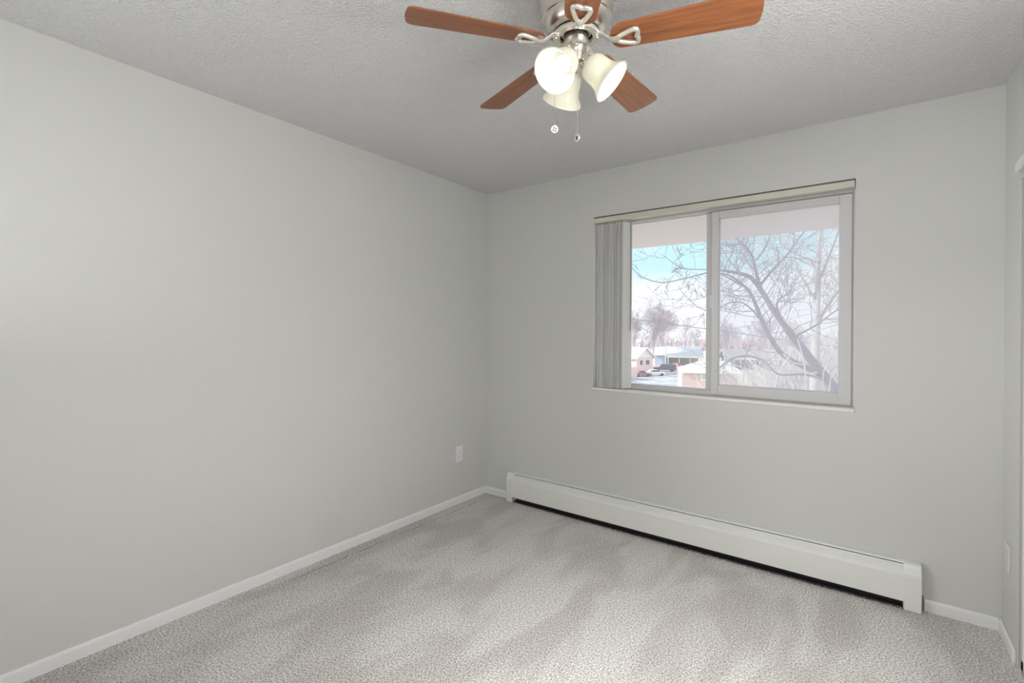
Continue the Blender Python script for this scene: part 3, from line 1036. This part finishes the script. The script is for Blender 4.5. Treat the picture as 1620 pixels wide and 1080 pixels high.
def smooth_path(ctrl, sub=4):
    out = []
    n = len(ctrl)
    for i in range(n - 1):
        p0, p1, p2, p3 = ctrl[max(i - 1, 0)], ctrl[i], ctrl[i + 1], ctrl[min(i + 2, n - 1)]
        for k in range(sub):
            t = k / sub
            out.append(tuple(0.5 * ((2 * b) + (c - a) * t + (2 * a - 5 * b + 4 * c - d) * t * t + (3 * b - a - 3 * c + d) * t ** 3) for a, b, c, d in zip(p0, p1, p2, p3)))
    out.append(tuple(ctrl[-1]))
    return out


def limb(parent, name, ctrl, m, twigs=None, rng=None, every=2, tl=0.9, tdepth=2, from_=0.15, buds=None, tr=0.012, up=0.1):
    """ctrl: (px, py, depth, width_px) along the limb"""
    S = smooth_path(ctrl)
    P = [at(a, b, c) for a, b, c, w in S]
    R = [w * c / FOC / 2 * (0.82 if w < 12 else 0.9) for a, b, c, w in S]
    MB().tube(P, R, 10).build(name, m, parent, smooth=60)
    if twigs is not None:
        for i in range(int(len(P) * from_), len(P) - 1, every):
            t = (P[i + 1] - P[i]).normalized()
            for q in range(2):
                ax = Vector((rng.gauss(0, 1), rng.gauss(0, 0.7), rng.gauss(0, 1)))
                ax = (ax - t * ax.dot(t)).normalized()
                nd = (t * 0.5 + ax).normalized()
                grow(twigs, rng, P[i], nd, tl * rng.uniform(0.5, 1.2), max(0.005, min(tr, R[i] * 0.5)), tdepth, 0.8, 0.55, 3, buds, 0.28, 0.0035, up)


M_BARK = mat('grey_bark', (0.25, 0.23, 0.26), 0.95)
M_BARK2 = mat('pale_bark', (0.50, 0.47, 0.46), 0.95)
M_BARK4 = mat('sunlit_pale_twigs', (0.64, 0.61, 0.59), 0.95)  # low branches and shrubs: sunlight put into the paler bark colour
M_BARK3 = mat('winter_twigs', (0.56, 0.51, 0.56), 0.95)
rng = random.Random(11)
tb = on_ground(1356, 1166)
bt = tag(empty('bare_tree', tb), 'large leaning bare tree with dark limbs filling the right pane', 'tree')
tw, buds = MB(), []
D = 12.0
limb(bt, 'trunk', [(1356, 1170, D, 30), (1352, 760, D, 24), (1340, 660, D, 20), (1318, 613, D, 17), (1292, 580, D, 15), (1258, 537, D, 13), (1226, 494, D, 10.5), (1206, 462, D, 9), (1189, 440, D, 8), (1172, 433, D, 7), (1140, 427, 11.7, 4.2)], M_BARK, tw, rng, 3, 0.7, 2, 0.45, buds)
limb(bt, 'limb', [(1142, 427, 11.7, 4.2), (1116, 432, 11.4, 2.4), (1080, 441, 11, 2.0), (1048, 447, 10.7, 1.8), (1020, 440, 10.4, 1.6), (1008, 432, 10.3, 1.4), (999, 422, 10.2, 1.1), (985, 405, 10.1, 0.8)], M_BARK, tw, rng, 9, 0.3, 1, 0.3, buds)
limb(bt, 'limb', [(1300, 592, D, 12), (1262, 575, 11.8, 9), (1238, 560, 11.7, 9), (1220, 537, 11.6, 9), (1206, 508, 11.5, 8), (1197, 485, 11.4, 7), (1186, 462, 11.3, 6), (1172, 448, 11.2, 5), (1155, 436, 11.1, 3.5), (1138, 432, 11, 2)], M_BARK, tw, rng, 2, 0.9, 2, 0.25, buds)
limb(bt, 'limb', [(1206, 464, D, 8), (1200, 445, D, 7), (1195, 425, D, 5), (1190, 405, D, 4.5), (1180, 392, D, 4), (1168, 380, D, 3), (1150, 366, D, 2)], M_BARK, tw, rng, 2, 0.9, 2, 0.25, buds)
limb(bt, 'limb', [(1204, 449, D, 5.5), (1224, 425, 12.2, 4.5), (1246, 402, 12.4, 4), (1258, 384, 12.5, 3), (1270, 369, 12.6, 2.5), (1285, 345, 12.7, 1.5)], M_BARK, tw, rng, 2, 0.9, 2, 0.25, buds)
limb(bt, 'limb', [(1240, 512, D, 6), (1229, 488, 11.8, 4.5), (1232, 474, 11.7, 4), (1242, 467, 11.6, 3.5), (1250, 462, 11.5, 3), (1252, 450, 11.5, 2), (1262, 438, 11.5, 1.2)], M_BARK, tw, rng, 3, 0.7, 2, 0.3, buds)
limb(bt, 'limb', [(1206, 508, 11.5, 4.5), (1190, 490, 11.3, 3.5), (1172, 478, 11.1, 3), (1150, 480, 10.9, 2.2), (1128, 492, 10.6, 1.6), (1105, 486, 10.4, 1.4), (1092, 475, 10.3, 1.2), (1080, 463, 10.2, 1.1), (1073, 452, 10.1, 0.9)], M_BARK, tw, rng, 4, 0.4, 2, 0.2, buds)
limb(bt, 'limb', [(1174, 452, 11.2, 3.5), (1150, 438, 11, 2.6), (1128, 428, 10.8, 2), (1105, 426, 10.6, 1.5), (1084, 426, 10.4, 1.3), (1068, 418, 10.3, 1.2), (1056, 409, 10.2, 1.0), (1046, 402, 10.2, 0.7)], M_BARK, tw, rng, 4, 0.45, 2, 0.2, buds)
limb(bt, 'limb', [(1255, 533, D, 4), (1290, 515, 11.7, 3), (1310, 500, 11.5, 2.5), (1329, 488, 11.4, 2), (1360, 476, 11.2, 1.2)], M_BARK, tw, rng, 2, 0.8, 2, 0.2, buds)
limb(bt, 'limb', [(1306, 600, D, 6), (1270, 592, 11.5, 4), (1232, 592, 11.2, 3), (1210, 572, 11, 3), (1185, 563, 10.8, 4), (1160, 566, 10.6, 4), (1146, 575, 10.5, 3.5), (1136, 584, 10.4, 2.5), (1120, 600, 10.3, 1.5)], M_BARK, tw, rng, 4, 0.5, 1, 0.4, buds)
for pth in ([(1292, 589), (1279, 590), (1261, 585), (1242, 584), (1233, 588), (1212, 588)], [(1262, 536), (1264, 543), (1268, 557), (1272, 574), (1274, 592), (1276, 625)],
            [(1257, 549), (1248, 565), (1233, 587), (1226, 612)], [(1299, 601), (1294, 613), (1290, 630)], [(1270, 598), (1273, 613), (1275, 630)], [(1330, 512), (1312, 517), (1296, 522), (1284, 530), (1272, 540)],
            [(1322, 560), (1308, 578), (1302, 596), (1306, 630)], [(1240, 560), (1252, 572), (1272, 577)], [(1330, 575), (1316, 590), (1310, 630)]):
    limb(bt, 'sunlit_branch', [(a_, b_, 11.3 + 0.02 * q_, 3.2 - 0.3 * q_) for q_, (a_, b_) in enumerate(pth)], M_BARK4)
tw_o = tw.build('twigs', M_BARK, bt)
tw_o['kind'] = 'stuff'
bd = MB()
for b in buds:
    if rng.random() < 0.5:
        bd.ball(b, rng.uniform(0.007, 0.013), 5, 3, 1.4)
bo = bd.build('buds', M_BARK, bt)
bo['kind'] = 'stuff'

t2b = on_ground(1289, 960)
t2 = tag(empty('bare_tree', t2b), 'tall upright bare tree with a pale trunk near the right edge of the window', 'tree')
tw = MB()
D2 = 17.5
limb(t2, 'trunk', [(1289, 964, D2, 24), (1289, 640, D2, 18), (1290, 568, D2, 14), (1292, 502, D2, 12), (1294, 445, D2, 9), (1295, 402, D2, 7), (1298, 365, D2, 5), (1304, 320, D2, 3)], M_BARK2, tw, rng, 2, 1.6, 3, 0.35, None, 0.014, 0.3)
limb(t2, 'limb', [(1291, 520, D2, 7), (1305, 490, D2, 5), (1325, 462, D2, 4), (1350, 430, D2, 2)], M_BARK2, tw, rng, 3, 1.2, 2, 0.2, None, 0.014)
limb(t2, 'limb', [(1294, 450, D2, 5), (1308, 415, D2, 4), (1318, 390, D2, 3), (1330, 355, D2, 2)], M_BARK2, tw, rng, 3, 1.2, 2, 0.2, None, 0.014)
limb(t2, 'limb', [(1292, 480, D2, 5), (1275, 450, D2, 4), (1262, 425, D2, 3), (1255, 395, D2, 2)], M_BARK2, tw, rng, 3, 1.2, 2, 0.2, None, 0.014)
o = tw.build('twigs', M_BARK2, t2)
o['kind'] = 'stuff'


def wild_tree(name, px, gy, topy, label, m, seed, depth=4, nk=3, stems=1, group=None, lean=0.15, spread=0.75, minr=0.01, dist=None):
    r_ = random.Random(seed)
    if dist is None:
        b = on_ground(px, gy)
    else:
        b = at(px, PPY, dist)
        b.z = GZ
    dpt = (b - CAM).dot(FWD)
    hgt = (at(px, topy, dpt) - b).z * 1.22
    t = tag(empty(name, b), label, 'tree', group)
    tws = MB()
    for s in range(stems):
        dirv = Vector((r_.uniform(-lean, lean), r_.uniform(-lean, lean), 1)).normalized()
        P = [b + dirv * hgt * 0.40 * u + Vector((r_.uniform(-1, 1), r_.uniform(-1, 1), 0)) * 0.10 * u for u in (0, 0.3, 0.6, 1.0)]
        rb_ = hgt * 0.014
        MB().tube(P, [rb_, rb_ * 0.85, rb_ * 0.7, rb_ * 0.55], 8).build('trunk', m, t, smooth=60)
        for u, PP in ((0.55, P[2]), (0.8, (P[2] + P[3]) / 2), (1.0, P[3])):
            for k in range(2):
                a = Vector((r_.gauss(0, 1), r_.gauss(0, 1), 0)).normalized()
                grow(tws, r_, PP, (Vector((0, 0, 1)) + a * r_.uniform(0.2, 0.8) * spread + dirv * 0.4), hgt * 0.22, rb_ * 0.45, depth, spread, 0.55, nk, None, 0.16, minr, 0.25)
    o_ = tws.build('twigs', m, t)
    o_['kind'] = 'stuff'
    return t


wild_tree('bare_tree', 1008, 579, 500, 'bare winter tree rising directly behind the white gable, leftmost in the window', M_BARK3, 3, 4, 3, 2, minr=0.035, lean=0.2)
wild_tree('bare_tree', 1030, 578, 486, 'tallest of the distant bare trees behind the pink house', M_BARK3, 5, 4, 3, 3, minr=0.035, lean=0.2)
wild_tree('bare_tree', 1048, 576, 496, 'distant bare tree just left of the utility pole', M_BARK3, 8, 4, 3, 2, minr=0.035, lean=0.22)
wild_tree('bare_tree', 1083, 572, 497, 'slim distant bare tree behind the carport roof', M_BARK3, 9, 3, 3, 1, minr=0.03)
wild_tree('bare_tree', 1100, 575, 515, 'small distant bare tree right of the carport', M_BARK3, 19, 3, 3, 1, minr=0.03)
wild_tree('bare_tree', 1150, 576, 515, 'low hazy bare tree behind the bungalow roof', M_BARK3, 21, 4, 3, 2, minr=0.03)
wild_tree('bare_tree', 1205, 578, 505, 'hazy bare tree between the two bungalows', M_BARK3, 23, 4, 3, 2, minr=0.03)
wild_tree('bare_tree', 1255, 582, 512, 'hazy spreading bare tree behind the dark sided house', M_BARK2, 25, 4, 3, 2, minr=0.025)
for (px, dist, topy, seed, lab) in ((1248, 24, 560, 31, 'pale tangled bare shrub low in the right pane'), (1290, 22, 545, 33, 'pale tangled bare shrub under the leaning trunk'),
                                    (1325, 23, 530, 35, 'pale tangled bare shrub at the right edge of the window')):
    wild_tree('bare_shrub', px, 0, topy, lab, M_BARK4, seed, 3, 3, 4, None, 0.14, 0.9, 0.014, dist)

# far line of winter trees on the horizon
rt = random.Random(77)
tlm = MB()
for k in range(640):
    px = 860 + 800 * k / 640 + rt.uniform(-2, 2)
    dd = rt.uniform(260, 330)
    b = at(px, PPY, dd)
    b.z = GZ
    hh = rt.uniform(6.5, 10.5)
    for q in range(5):
        e = b + Vector((rt.uniform(-2.4, 2.4), rt.uniform(-2, 2), hh * rt.uniform(0.6, 1.0)))
        tlm.tube([b + Vector((rt.uniform(-1, 1), 0, 0)), (b + e) / 2 + Vector((rt.uniform(-.6, .6), 0, 0)), e], [0.35, 0.25, 0.10], 3, caps=False)
tag(tlm.build('treeline', mat('far_twigs', (0.55, 0.48, 0.53), 1.0)), 'hazy line of bare trees along the horizon', 'trees', kind='stuff')
